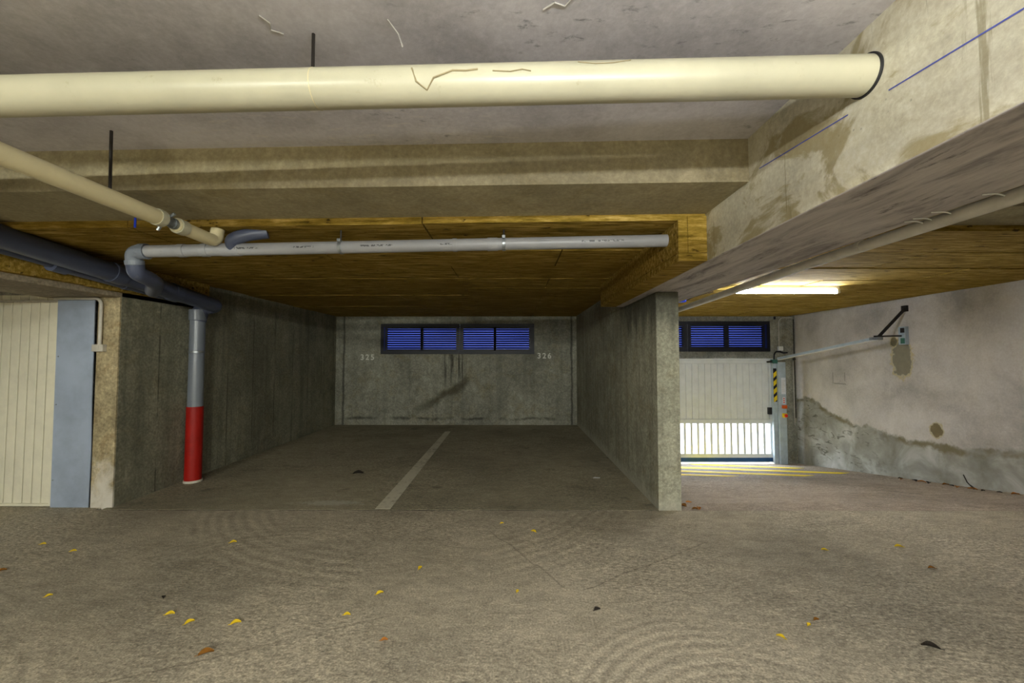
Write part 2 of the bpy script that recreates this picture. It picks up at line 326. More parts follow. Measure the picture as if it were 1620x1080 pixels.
def emit(name, rgb, s):
    k = NT(name, 0.4); k.color((0.9, 0.9, 0.9, 1))
    k.b.inputs['Emission Color'].default_value = lin(rgb); k.b.inputs['Emission Strength'].default_value = s
    return k.m
M['tube_rear_fill'] = emit('fill_tube_warm', (250, 253, 242), REAR_FILL_TUBE)
M['tube_near'] = emit('lit_tube_neutral', (250, 252, 252), NEAR_TUBE)
M['tube_ramp'] = emit('lit_tube_cool', (240, 246, 255), RAMP_TUBE)
def tinted_glass(name, rgb):
    m = bpy.data.materials.new(name); m.use_nodes = True; t = m.node_tree; t.nodes.clear()
    o = t.nodes.new('ShaderNodeOutputMaterial'); a = t.nodes.new('ShaderNodeBsdfTransparent'); g = t.nodes.new('ShaderNodeBsdfGlossy'); x = t.nodes.new('ShaderNodeMixShader')
    n = t.nodes.new('ShaderNodeTexNoise'); n.inputs['Scale'].default_value = 1.5
    r = t.nodes.new('ShaderNodeValToRGB'); r.color_ramp.elements[0].position = .3; r.color_ramp.elements[1].position = .7
    c = lin(rgb); r.color_ramp.elements[0].color = tuple(v * .75 for v in c[:3]) + (1,); r.color_ramp.elements[1].color = c
    t.links.new(n.outputs['Fac'], r.inputs[0]); t.links.new(r.outputs[0], a.inputs[0])
    g.inputs['Roughness'].default_value = 0.35; x.inputs[0].default_value = 0.02
    t.links.new(a.outputs[0], x.inputs[1]); t.links.new(g.outputs[0], x.inputs[2]); t.links.new(x.outputs[0], o.inputs[0])
    return m
M['tint_pane'] = tinted_glass('daylight_tint_glass', (82, 90, 130))  # tint puts the dim blue of the daylight into the pane

# ------------------------------------------------------------------ mesh helpers (world coordinates in, local out)
def link(name, me, mat, parent=None):
    o = bpy.data.objects.new(name, me); COL.objects.link(o)
    if mat is not None and not me.materials: me.materials.append(mat if not isinstance(mat, str) else M[mat])
    if parent is not None: o.parent = parent
    return o
def root_loc(p):
    v = Vector((0, 0, 0))
    while p is not None: v += p.location; p = p.parent
    return v
def obj(name, bm, mat, parent=None, base=None, smooth=False):
    """bm is in world coordinates; the object's origin goes to base (top level) or to its parent's origin."""
    off = root_loc(parent) if parent is not None else Vector(base or (0, 0, 0))
    bmesh.ops.translate(bm, verts=bm.verts, vec=-off)
    bmesh.ops.recalc_face_normals(bm, faces=bm.faces)
    me = bpy.data.meshes.new(name); bm.to_mesh(me); bm.free()
    if smooth:
        for p in me.polygons: p.use_smooth = True
        me.set_sharp_from_angle(angle=math.radians(40))
    o = link(name, me, mat, parent)
    if parent is None: o.location = off
    return o
def empty(name, loc):
    o = bpy.data.objects.new(name, None); COL.objects.link(o); o.location = loc; o.empty_display_size = 0.1; return o
def tag(o, label=None, cat=None, group=None, kind=None):
    if label: o['label'] = label
    if cat: o['category'] = cat
    if group: o['group'] = group
    if kind: o['kind'] = kind
    return o
def box(bm, x0, x1, y0, y1, z0, z1, bev=0.0):
    r = bmesh.ops.create_cube(bm, size=1.0); vs_ = r['verts']
    bmesh.ops.scale(bm, verts=vs_, vec=(x1 - x0, y1 - y0, z1 - z0))
    bmesh.ops.translate(bm, verts=vs_, vec=((x0 + x1) / 2, (y0 + y1) / 2, (z0 + z1) / 2))
    if bev > 0:
        es = list({e for v in vs_ for e in v.link_edges})
        bmesh.ops.bevel(bm, geom=es, offset=bev, segments=2, affect='EDGES', profile=0.5)
    return bm
def BX(*a, bev=0.0): return box(bmesh.new(), *a, bev=bev)
def prism(bm, pts, z0, z1):
    """vertical prism over the polygon pts (x, y); z0/z1 may be callables"""
    f0 = z0 if callable(z0) else (lambda x, y: z0); f1 = z1 if callable(z1) else (lambda x, y: z1)
    a = [bm.verts.new((x, y, f0(x, y))) for x, y in pts]; b = [bm.verts.new((x, y, f1(x, y))) for x, y in pts]
    bm.faces.new(a[::-1]); bm.faces.new(b)
    for i in range(len(pts)):
        j = (i + 1) % len(pts); bm.faces.new((a[i], a[j], b[j], b[i]))
    return bm
def fillet(pts, rad, n=8):
    pts = [Vector(p) for p in pts]; out = [pts[0]]
    for i in range(1, len(pts) - 1):
        p, a, b = pts[i], pts[i - 1], pts[i + 1]
        da = (a - p); db = (b - p); r = min(rad, da.length * 0.49, db.length * 0.49)
        s, e = p + da.normalized() * r, p + db.normalized() * r
        for q in range(n + 1):
            t = q / n; out.append(s * (1 - t) ** 2 + p * 2 * t * (1 - t) + e * t * t)
    out.append(pts[-1]); return out
def tube(bm, pts, r, seg=24, caps=True, rs=None):
    pts = [Vector(p) for p in pts]; rings = []; up = None
    for i, p in enumerate(pts):
        d = (pts[min(i + 1, len(pts) - 1)] - pts[max(i - 1, 0)]).normalized()
        if up is None:
            up = d.orthogonal().normalized()
        up = (up - d * up.dot(d)).normalized(); sd = d.cross(up); rr = rs[i] if rs else r
        rings.append([bm.verts.new(p + (up * math.cos(2 * PI * j / seg) + sd * math.sin(2 * PI * j / seg)) * rr) for j in range(seg)])
    for a, b in zip(rings, rings[1:]):
        for j in range(seg): bm.faces.new((a[j], a[(j + 1) % seg], b[(j + 1) % seg], b[j]))
    if caps: bm.faces.new(rings[0][::-1]); bm.faces.new(rings[-1])
    return bm
def TB(pts, r, seg=24, bend=0.0, rs=None): return tube(bmesh.new(), fillet(pts, bend) if bend else pts, r, seg, rs=rs)
def ring(c, axis, r, w, seg=24):
    c = Vector(c); a = Vector(axis).normalized() * (w / 2)
    return TB([c - a, c - a * 0.8, c + a * 0.8, c + a], r, seg, rs=[r * 0.985, r, r, r * 0.985])
def lerp(a, b, t): return tuple(a[i] + (b[i] - a[i]) * t for i in range(3))

# ------------------------------------------------------------------ measures of the place
YB = 8.68; XL = -3.72; XP0, XP1 = 1.325, 1.535; YF = 3.83; YL = 3.90
BX0, BX1, BZ = 1.24, 1.83, 2.0           # right-hand beam
ZC, ZL, ZI = 2.31, 2.54, 2.265           # bay slab, lane ceiling, insulation underside
ZLB = 1.96                               # left beam underside
def xr(y): return 5.90 - (YB - y) * 0.045  # right wall
def zr(y): return 0.0 if y < YF else -(y - YF) * 0.79 / (YB - YF)

# ------------------------------------------------------------------ structure: floors
bm = bmesh.new()
front = []
n = 64
for i in range(n + 1):
    x = -8.0 + (xr(YF) + 8.0 + 0.1) * i / n
    front.append((x, YF - 0.004 + (random.uniform(-0.005, 0.004) if x < XP0 else 0)))
prism(bm, [(-8, -4.2)] + [(xr(-4) + 0.1, -4.2)] + front[::-1], -0.2, 0.0)
tag(obj('floor', bm, 'floor'), 'rough warm grey driving lane floor with tyre marks', 'floor', kind='structure')
bm = bmesh.new()
fr = [(XL - 0.05 + (XP0 - XL + 0.1) * i / 40, YF + 0.011 + random.uniform(-0.008, 0.008)) for i in range(41)]
prism(bm, fr + [(XP0 + 0.05, YB + 0.1), (XL - 0.05, YB + 0.1)], -0.2, 0.0)
tag(obj('floor_bay', bm, 'bay_floor'), 'smooth dark concrete floor of the two parking bays', 'floor', kind='structure')
tag(obj('floor_joint', BX(-8, XP0 + .1, YF - 0.02, YF + 0.02, -0.19, -0.0025), 'leafd'), 'dark joint between the lane floor and the parking bays', 'joint', kind='structure')
bm = bmesh.new()
rp = [(YF, 0), (YF + .25, -.018), (YF + .6, zr(YF + .6) + .008)] + [(y, zr(y)) for y in (5, 6, 7, 8, YB + .25)]
va = [bm.verts.new((XP0 + .1, y, z)) for y, z in rp]; vb = [bm.verts.new((xr(y) + .1, y, z)) for y, z in rp]
vc = [bm.verts.new((XP0 + .1, y, z - .2)) for y, z in rp]; vd = [bm.verts.new((xr(y) + .1, y, z - .2)) for y, z in rp]
for i in range(len(rp) - 1):
    bm.faces.new((va[i], vb[i], vb[i + 1], va[i + 1])); bm.faces.new((vc[i], vc[i + 1], vd[i + 1], vd[i]))
    bm.faces.new((va[i], va[i + 1], vc[i + 1], vc[i])); bm.faces.new((vb[i], vd[i], vd[i + 1], vb[i + 1]))
bm.faces.new((va[0], vc[0], vd[0], vb[0])); bm.faces.new((va[-1], vb[-1], vd[-1], vc[-1]))
tag(obj('floor_ramp', bm, 'ramp'), 'concrete ramp going down to the white garage door', 'ramp', kind='structure')
tag(obj('ground_outside', BX(-14, 20, YB + .25, 26, -1.0, -.80), 'drive'), 'bright driveway outside the garage door', 'ground', kind='structure')

# ------------------------------------------------------------------ structure: walls
W1 = (-2.78, 0.44, 1.473, 2.11); W2 = (2.05, 5.365, 1.525, 2.16); D2 = (1.75, 5.42, -1.0, 1.375)
def in_hole(x, z): return any(a < x < b and c < z < d for a, b, c, d in (W1, W2, D2))
xs = sorted({XL - .3, XP1 - .1, 6.1, *[v for h in (W1, W2, D2) for v in h[:2]]}); zs = sorted({-1.0, 2.7, *[v for h in (W1, W2, D2) for v in h[2:]]})
bm = bmesh.new()
for y in (YB, YB + .2):
    for i in range(len(xs) - 1):
        for j in range(len(zs) - 1):
            if in_hole((xs[i] + xs[i + 1]) / 2, (zs[j] + zs[j + 1]) / 2): continue
            bm.faces.new([bm.verts.new((xs[i + a], y, zs[j + b])) for a, b in ((0, 0), (1, 0), (1, 1), (0, 1))])
bmesh.ops.remove_doubles(bm, verts=bm.verts, dist=1e-5)
fr_ = {}
for v in bm.verts: fr_.setdefault((round(v.co.x, 4), round(v.co.z, 4)), {})[round(v.co.y, 3)] = v
for e in [e for e in bm.edges if len(e.link_faces) == 1 and abs(e.verts[0].co.y - YB) < 1e-4]:
    a, b = e.verts; A = fr_[(round(a.co.x, 4), round(a.co.z, 4))][round(YB + .2, 3)]; B = fr_[(round(b.co.x, 4), round(b.co.z, 4))][round(YB + .2, 3)]
    bm.faces.new((a, b, B, A))
wb = tag(obj('wall_back', bm, 'back'), 'stained concrete back wall with louvred windows', 'wall', kind='structure')
bm = BX(XL - .21, XL, YL, YB, -.1, 2.54, bev=0.006)
tag(obj('wall_left', bm, 'left'), 'dark streaked concrete side wall behind the red and grey downpipe', 'wall', kind='structure')
tag(obj('wall_pillar', BX(XL - .208, XL - .001, YL - .012, YL + .02, -.1, ZLB, bev=0.004), 'pillar'), 'pale stained concrete wall end beside the blue-grey metal sheet', 'wall', kind='structure')
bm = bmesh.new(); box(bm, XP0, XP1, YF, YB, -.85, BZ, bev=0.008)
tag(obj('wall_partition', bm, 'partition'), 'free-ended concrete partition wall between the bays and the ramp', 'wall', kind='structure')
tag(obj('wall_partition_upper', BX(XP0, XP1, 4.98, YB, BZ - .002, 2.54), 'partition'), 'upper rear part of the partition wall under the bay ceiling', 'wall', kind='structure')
bm = prism(bmesh.new(), [(xr(-4.2), -4.2), (xr(-4.2) + .3, -4.2), (6.2, YB), (xr(YB), YB)], -1.0, 2.7)
tag(obj('wall_right', bm, 'right'), 'pale plastered right wall with damp grey foot and round patches', 'wall', kind='structure')
tag(obj('wall_rear', BX(-8, 6, -4.3, -4.1, -.1, 2.7), 'dull'), 'concrete wall behind the driving lane', 'wall', kind='structure')
tag(obj('wall_rear_blocker', BX(XP0, XP1, -4.2, -1.6, -.1, BZ, bev=.008), 'partition'), 'unseen concrete wall added behind the viewer to shade the right of the lane', 'wall', kind='structure')  # added unseen wall, keeps rear lamp light off the right floor
tag(obj('wall_lane_end', BX(-8.1, -7.9, -4.3, 4.1, -.1, 2.7), 'dull'), 'concrete wall closing the far left end of the lane', 'wall', kind='structure')

# ------------------------------------------------------------------ structure: ceilings and beams
tag(obj('ceiling', BX(-8, 6.1, -4.3, 4.3, ZL, 2.75), 'lane_ceiling'), 'grey concrete lane ceiling with dark scuffs', 'ceiling', kind='structure')
tag(obj('ceiling_rear_blocker', BX(-8, BX0, -4.3, -1.6, ZC, 2.6), 'cross'), 'unseen concrete slab added behind the viewer to cut lamp light above the pipe', 'ceiling', kind='structure')  # added low slab, stops rear lamp light passing over the cream pipe
def cross_y(x): return 2.145 + (1.24 - x) * 0.031
def ins_y(x): return 2.63 + (1.24 - x) * 0.031
tag(obj('ceiling_bay', prism(bmesh.new(), [(XL, cross_y(XL)), (BX0, cross_y(BX0)), (BX0 + .2, 4.9), (BX0 + .2, YB), (XL, YB)], ZC, 2.74), 'cross'), 'concrete cross beam and slab over the parking bays', 'ceiling', kind='structure')
tag(obj('ceiling_ramp', prism(bmesh.new(), [(BX1 - .3, 2.5), (6.1, 2.5), (6.1, YB), (BX1 - .3, YB)], ZC, 2.74), 'cross'), 'concrete slab over the ramp on the right', 'ceiling', kind='structure')
tag(obj('ceiling_beam', BX(BX0, BX1, -4.2, 4.98, BZ, 2.72, bev=0.006), 'beam'), 'wide pale concrete beam running overhead on the right', 'beam', kind='structure')
beam = bpy.data.objects['ceiling_beam']
bm = bmesh.new()
for (ya, za), (yb, zb_) in (((0.75, 2.206), (1.335, 2.264)), ((1.50, 2.281), (2.05, 2.335))):
    vv = [bm.verts.new((BX0 - .0015, y, z)) for y, z in ((ya, za - .0025), (yb, zb_ - .0025), (yb, zb_ + .0025), (ya, za + .0025))]
    bm.faces.new(vv)
o = obj('chalk_line', bm, 'chalk', beam); o['label'] = 'blue chalk line snapped along the beam'
tag(obj('ceiling_beam_left', BX(-4.45, XL - .0, -4.2, 5.0, ZLB, 2.72, bev=0.006), 'under'), 'concrete beam overhead above the left garage door', 'beam', kind='structure')
tag(obj('wall_lintel', BX(-8, -4.45, YL, YL + .25, 1.985, 2.6), 'dull'), 'concrete lintel above the cream garage door', 'wall', kind='structure')

tag(obj('wall_garage_left', BX(-8, XL - .21, YL + .3, YL + .4, -.1, 2.6), 'dull'), 'dark inside of the closed left garage behind the cream door', 'wall', kind='structure')
tag(obj('floor_garage_left', BX(-8, XL - .1, YF - .01, YL + .5, -.2, -.002), 'floor'), 'threshold strip under the cream garage door', 'floor', kind='structure')

# insulation boards under the slabs: every board a piece
def boards(rootname, label, poly_x, y_list, zbot, xs_fn, front=None):
    r = empty(rootname, (poly_x[0], y_list[0], zbot)); tag(r, label, 'insulation', kind='structure')
    for i in range(len(y_list) - 1):
        cuts = xs_fn(i)
        for j in range(len(cuts) - 1):
            x0, x1 = cuts[j] + .0055, cuts[j + 1] - .0055; y0, y1 = y_list[i] + .0055, y_list[i + 1] - .0055
            dz = random.uniform(-.005, .005)
            if front and i == 0: pts = [(x0, front(x0)), (x1, front(x1)), (x1, y1), (x0, y1)]
            else: pts = [(x0, y0), (x1, y0), (x1, y1), (x0, y1)]
            obj('board', prism(bmesh.new(), pts, zbot + dz, ZC + .004), 'insul', r)
    return r
yl = [2.60, 3.35] + [3.35 + .6 * i for i in range(1, 9)] + [YB]
def cuts_b(i):
    o_ = (i % 2) * 1.0
    return [XL] + [x for x in (-2.6 + o_, -0.6 + o_, 1.4 + o_) if XL + .3 < x < BX0 - .3] + [BX0 if yl[i] < 4.9 else XP0]
boards('ceiling_insulation', 'yellow-brown fibre insulation boards over the parking bays', (XL, BX0), yl, ZI, cuts_b, ins_y)
yl2 = [2.86] + [2.86 + .6 * i for i in range(1, 10)] + [YB]
def cuts_r(i):
    o_ = (i % 2) * 1.0
    return [BX1] + [x for x in (2.5 + o_, 4.5 + o_) if x < 5.5] + [5.74]
boards('ceiling_insulation_ramp', 'sunny yellow fibre insulation boards over the ramp', (BX1, 5.74), yl2, ZI, cuts_r)
# boxed insulation on the beams
r = empty('beam_insulation', (1.06, 2.62, BZ)); tag(r, 'yellow insulation boxing along the right beam over the bay', 'insulation', kind='structure')
obj('side_board', BX(1.055, 1.115, 2.62, 4.98, BZ + .055, ZI, bev=.003), 'insul', r)
obj('end_board', BX(1.117, BX0 - .001, 2.62, 2.67, BZ + .055, ZI + .03, bev=.003), 'insul', r)
obj('bottom_board', BX(1.055, BX0 - .001, 2.62, 4.98, BZ + .002, BZ + .053, bev=.003), 'insul', r)
r = empty('beam_insulation', (XL, 2.0, ZLB)); tag(r, 'brown insulation boxing along the left beam behind the slate pipes', 'insulation', kind='structure')
for i, (a, b) in enumerate(((2.3, 3.55), (3.554, 4.95))):
    obj('side_board', BX(XL + .001, XL + .06, a, b, ZLB + .05 - .005 * i, ZI, bev=.003), 'insul', r)

# ------------------------------------------------------------------ louvred windows
def louvre_window(name, label, hole, casements, y, panels, nsl=9):
    x0, x1, z0, z1 = hole
    r = empty(name, ((x0 + x1) / 2, y, z0)); tag(r, label, 'window', kind='structure')
    for (a, b) in casements:
        fb = bmesh.new()
        box(fb, a, b, y - .02, y + .05, z1 - .07, z1, bev=.004); box(fb, a, b, y - .02, y + .05, z0, z0 + .07, bev=.004)
        f = obj('frame', fb, 'frame', r)
        for s, e in ((a, a + .07), (b - .07, b)): obj('stile', BX(s + .001, e - .001, y - .02, y + .05, z0 + .07, z1 - .07), 'frame', f)
        obj('tint_pane', BX(a + .02, b - .02, y + .075, y + .081, z0 + .02, z1 - .02), 'tint_pane', f)  # pane added so the sky between the slats turns dim blue
    zi0, zi1 = z0 + .105, z1 - .105
    sl = None
    for (a, b) in panels:
        pb = bmesh.new()
        box(pb, a - .045, b + .045, y - .008, y + .04, zi1, z1 - .065); box(pb, a - .045, b + .045, y - .008, y + .04, z0 + .065, zi0)
        box(pb, a - .045, a, y - .008, y + .04, zi0, zi1); box(pb, b, b + .045, y - .008, y + .04, zi0, zi1)
        p = obj('louvre_frame', pb, 'frame', r)
        pitch = (zi1 - zi0) / nsl
        for i in range(nsl):
            zc = zi0 + pitch * (i + .5)
            sb = BX(-(b - a) / 2, (b - a) / 2, -.017, .017, -.0015, .0015)
            bmesh.ops.rotate(sb, verts=sb.verts, cent=(0, 0, 0), matrix=Matrix.Rotation(math.radians(-58), 3, 'X'))
            bmesh.ops.translate(sb, verts=sb.verts, vec=((a + b) / 2, y + .02, zc))
            obj('slat', sb, 'slat', p)
    return r
def px(x, y=YB): return (x - 812) / 655.0 * y
louvre_window('window_1', 'long dark blue louvred window between the painted bay numbers', W1, [(-2.78, -1.12), (-1.116, .44)], YB,
              [(px(612), px(665)), (px(669.5), px(721.5)), (px(731), px(781)), (px(785), px(837))])
louvre_window('window_2', 'slate framed louvred window above the white garage door', W2, [(2.05, 3.64), (3.645, 5.365)], YB - .01,
              [(2.16, 2.85), (2.92, 3.54), (3.70, 4.42), (4.51, 5.22)])

# ------------------------------------------------------------------ left garage door and metal sheet
r = empty('door_1', (-5.5, YL, 0)); tag(r, 'cream ribbed garage door at the left edge', 'door', kind='structure')
obj('backing', BX(-6.7, -4.30, YL + .035, YL + .05, .02, 1.985), 'groove', r)
pk = None; x = -4.335; i = 0
while x > -6.6:
    obj('plank', BX(x - .079, x, YL + .012, YL + .034, .03, 1.915, bev=.004), 'doorcream', r); x -= .088
obj('door_edge', BX(-4.331, -4.30, YL - .002, YL + .034, .015, 1.92, bev=.003), 'doorcream', r)
obj('bottom_rail', BX(-6.7, -4.30, YL - .004, YL + .034, .008, .03, bev=.003), 'doorcream', r)
obj('head_rail', BX(-6.7, -4.30, YL - .006, YL + .03, 1.917, 1.932, bev=.003), 'conduit', r)
x = -4.36
while x > -6.6:
    obj('upper_plank', BX(x - .082, x, YL + .02, YL + .034, 1.933, 1.984), 'doorcream', r); x -= .088
r = empty('metal_sheet', (-4.1, YL - .01, 0)); tag(r, 'blue-grey sheet metal panel between the cream garage door and the concrete wall end', 'panel')
bm = bmesh.new()
pts = [(-4.298, .0), (-3.945, .0), (-3.94, .5), (-3.952, 1.0), (-3.955, 1.5), (-3.962, 1.932), (-4.31, 1.932)]
va = [bm.verts.new((x, YL - .012, z)) for x, z in pts]; vb = [bm.verts.new((x, YL - .004, z)) for x, z in pts]
bm.faces.new(va); bm.faces.new(vb[::-1])
for i in range(len(pts)): j = (i + 1) % len(pts); bm.faces.new((va[i], vb[i], vb[j], va[j]))
sh = obj('sheet', bm, 'sheet', r)
for z in (.25, .95, 1.4): obj('rivet', ring((-4.283, YL - .014, z), (0, 1, 0), .006, .006, 8), 'steel', sh)
# conduit and box on the wall end
r = empty('electrical_conduit', (-3.88, YL - .03, 1.5)); tag(r, 'thin grey conduit bending down to a small box above the concrete wall end', 'conduit')
obj('conduit', TB([(-4.32, YL - .035, 1.945), (-3.875, YL - .035, 1.945), (-3.875, YL - .035, 1.51)], .014, 12, bend=.07), 'conduit', r)
b_ = obj('junction_box', BX(-3.928, -3.825, YL - .06, YL - .013, 1.445, 1.512, bev=.006), 'conduit', r)
obj('box_lid', BX(-3.915, -3.855, YL - .066, YL - .06, 1.455, 1.503, bev=.003), 'conduit', b_)

# ------------------------------------------------------------------ ramp garage door
r = empty('door_2', (3.6, YB - .06, -.78)); tag(r, 'white up-and-over garage door with lower grille at the bottom of the ramp', 'door', kind='structure')
yd = YB - .05
def dbox(n, x0, x1, z0, z1, m='doorwhite', y0=None, y1=None, par=None): return obj(n, BX(x0, x1, y0 if y0 is not None else yd, y1 if y1 is not None else yd + .04, z0, z1, bev=.003), m, par or r)
XD0, XD1 = 1.80, 5.385
dbox('top_rail', XD0, XD1, 1.275, 1.372, y0=yd - .012); dbox('head_flange', XD0, XD1, 1.345, 1.378, y0=yd - .03, y1=yd - .012)
dbox('mid_rail', XD0, XD1, .04, .125, y0=yd - .012); dbox('bottom_rail', XD0, XD1, -.655, -.575, y0=yd - .012)
dbox('side_rail', XD0, XD0 + .06, -.575, 1.275, y0=yd - .008); dbox('side_rail', XD1 - .085, XD1, -.575, 1.275, y0=yd - .008)
dbox('bottom_seal', XD0, XD1, -.742, -.656, 'rubber', y0=yd - .006)
x = XD0 + .062
while x < XD1 - .2:
    dbox('plank', x, min(x + .128, XD1 - .087), .127, 1.273, y0=yd, y1=yd + .02); x += .132
obj('plank_backing', BX(XD0 + .05, XD1 - .05, yd + .021, yd + .03, .1, 1.3), 'groove', r)
x = XD1 - .085 - .093
while x > XD0 + .05:
    dbox('grille_bar', x - .048, x, -.575, .04, y0=yd, y1=yd + .03); x -= .1365
lk = dbox('lock_box', 5.245, 5.335, .235, .375, 'black', y0=yd - .07, y1=yd - .012)
obj('latch', TB([(5.335, yd - .04, .31), (5.40, yd - .04, .31)], .018, 10), 'dark_steel', lk)

# door post
yp = 8.46
r = empty('door_post', (5.46, yp, zr(yp))); tag(r, 'pale blue-grey steel door post with hazard stripes and push buttons', 'post')
obj('column', BX(5.395, 5.545, yp, yp + .16, zr(yp), 1.31, bev=.006), 'blue_steel', r)
st_ = obj('guide_rail', BX(5.31, 5.39, yp + .05, yp + .11, zr(yp), 1.33, bev=.004), 'blue_steel', r)
hz = obj('hazard_backing', BX(5.318, 5.384, yp + .043, yp + .05, .50, 1.18), 'black', r)
for i in range(4):
    z = .545 + i * .165; bm = bmesh.new()
    q = [(5.319, z - .06), (5.383, z), (5.383, z + .095), (5.319, z + .035)]
    va = [bm.verts.new((a, yp + .039, b)) for a, b in q]; vb = [bm.verts.new((a, yp + .043, b)) for a, b in q]
    bm.faces.new(va); bm.faces.new(vb[::-1])
    for j in range(4): bm.faces.new((va[j], vb[j], vb[(j + 1) % 4], va[(j + 1) % 4]))
    obj('hazard_stripe', bm, 'hyellow', hz)
nt = obj('notice', BX(5.445, 5.53, yp - .006, yp, .66, .99), 'notice', r)
for i in range(7): obj('print_line', BX(5.455, 5.52 - (i % 3) * .012, yp - .008, yp - .006, .72 + i * .034, .728 + i * .034), 'conduit', nt)
st2 = obj('sticker', BX(5.465, 5.515, yp - .006, yp, .46, .60), 'notice', r)
for z in (.48, .52, .56): obj('symbol', BX(5.475, 5.505, yp - .008, yp - .006, z, z + .02), 'redbtn', st2)
b_ = obj('indicator_box', BX(5.44, 5.53, yp - .05, yp, .37, .44, bev=.01), 'orange', r)
b_ = obj('stop_box', BX(5.445, 5.53, yp - .04, yp, .19, .275, bev=.006), 'hyellow', r)
obj('stop_button', TB([(5.488, yp - .04, .232), (5.488, yp - .065, .232), (5.488, yp - .075, .232)], .03, 16, rs=[.02, .033, .03]), 'redbtn', b_)
obj('top_bracket', BX(5.31, 5.40, yp + .02, yp + .12, 1.28, 1.36, bev=.004), 'greenish', r)
obj('hinge_arm', TB([(5.25, yd - .03, 1.31), (5.31, yp + .07, 1.32)], .016, 10), 'dark_steel', r)

# door arm to the right wall
r = empty('garage_door_opener', (5.42, 8.5, 1.37)); tag(r, 'long galvanised door arm rising from the post to a wall bracket', 'door opener')
p0, p1 = Vector((5.43, 8.5, 1.37)), Vector((5.42, 6.2, 1.675))
d = (p1 - p0); L = d.length; ang = math.atan2(d.z, -d.y)
def armbar(n, w0, w1, h0, h1, m):
    b = BX(w0, w1, -L, 0, h0, h1, bev=.003)
    bmesh.ops.rotate(b, verts=b.verts, cent=(0, 0, 0), matrix=Matrix.Rotation(-ang, 3, 'X')); bmesh.ops.translate(b, verts=b.verts, vec=p0)
    return obj(n, b, m, r)
armbar('rail', -.03, .03, -.012, .03, 'blue_steel'); armbar('rail_lip', -.036, .036, -.022, -.013, 'white')
obj('end_plate', BX(5.37, 5.46, 6.12, 6.26, 1.655, 1.70, bev=.004), 'steel', r)
xw = xr(6.1)
obj('diagonal_brace', TB([(5.43, 6.18, 1.69), (xw - .02, 6.09, 2.11)], .022, 8), 'dark_steel', r)
obj('foot_plate', BX(xw - .03, xw, 6.05, 6.14, 2.07, 2.16, bev=.004), 'dark_steel', r)
obj('strut', TB([(5.36, 6.16, 1.71), (xw - .03, 6.12, 1.715)], .012, 10), 'dark_steel', r)
br = obj('wall_bracket', BX(xw - .055, xw, 6.06, 6.17, 1.585, 1.85, bev=.004), 'blue_steel', r)
obj('bracket_bolt', BX(xw - .062, xw - .055, 6.07, 6.13, 1.60, 1.68), 'greenish', br); obj('bracket_bolt', BX(xw - .062, xw - .055, 6.07, 6.13, 1.76, 1.83), 'dark_steel', br)
# wiring by the door
r = empty('wall_wiring', (5.55, YB - .01, 1.5)); tag(r, 'thin grey wires and a small box on the wall above the door post', 'wiring')
obj('wire', TB([(5.85, YB - .012, 2.235), (5.62, YB - .012, 2.235), (5.56, YB - .012, 2.17), (5.555, YB - .012, 1.62)], .007, 8, bend=.05), 'conduit', r)
obj('junction_box', BX(5.52, 5.62, YB - .05, YB, 1.545, 1.635, bev=.006), 'white', r)
obj('cable', TB([(5.57, YB - .03, 1.545), (5.52, YB - .04, 1.52), (5.47, YB - .05, 1.53), (5.42, YB - .06, 1.48), (5.40, YB - .08, 1.36)], .014, 8, bend=.05), 'black', r)
obj('cable', TB([(5.55, YB - .03, 1.53), (5.60, YB - .05, 1.50), (5.70, YB - .05, 1.505)], .016, 8, bend=.04), 'black', r)
obj('cable_clip', BX(5.46, 5.49, YB - .03, YB, 2.20, 2.255), 'black', r)
r = empty('wall_cable', (5.86, YB - .03, .2)); tag(r, 'thin dark cable running down the corner beside the door post', 'cable')
obj('cable', TB([(5.86, YB - .02, 2.2), (5.86, YB - .02, 1.36), (5.868, YB - .02, .9), (5.862, YB - .02, .15)], .009, 8), 'dark_steel', r)
obj('cable', TB([(5.835, YB - .02, 1.33), (5.83, YB - .02, .9), (5.838, YB - .02, .0)], .006, 8), 'conduit', r)
obj('clip', BX(5.835, 5.885, YB - .03, YB, 1.355, 1.385), 'black', r)

# ------------------------------------------------------------------ lamps
def tube_lamp(name, c, length, axis, label, mat, hang=0.0, nt_=1):
    r = empty(name, c); tag(r, label, 'lamp')
    c = Vector(c); h = length / 2
    def bb(l, w, z0, z1, bev=.005):
        return BX(c.x - l, c.x + l, c.y - w, c.y + w, c.z + z0, c.z + z1, bev=bev) if axis == 'x' else BX(c.x - w, c.x + w, c.y - l, c.y + l, c.z + z0, c.z + z1, bev=bev)
    body = obj('batten', bb(h + .02, .017, .028, .062), 'white', r)
    u = Vector((1, 0, 0)) if axis == 'x' else Vector((0, 1, 0))
    for s in (-1, 1):
        e = c + u * s * (h + .005)
        obj('end_cap', BX(e.x - .02, e.x + .02, e.y - .024, e.y + .024, c.z - .022, c.z + .03, bev=.005), 'white', r)
        if hang > 0: obj('hanger_rod', TB([e + Vector((0, 0, .062)) - u * s * .2, e + Vector((0, 0, hang)) - u * s * .2], .005, 8), 'dark_steel', r)
    obj('tube', TB([c - u * h, c + u * h], .024, 14), mat, r, smooth=True)
    return r
tube_lamp('tube_lamp', (3.33, 5.02, 2.195), 1.22, 'x', 'lit white tube lamp on the yellow ceiling above the ramp', 'tube_ramp')
tube_lamp('tube_lamp', (0.42, -0.12, 2.12), 1.22, 'x', 'unseen hanging tube lamp right above the viewer, added to match the pipe shadow', 'tube_near', hang=.42)  # unseen lamp added for the pipe shadow, floor and ceiling light
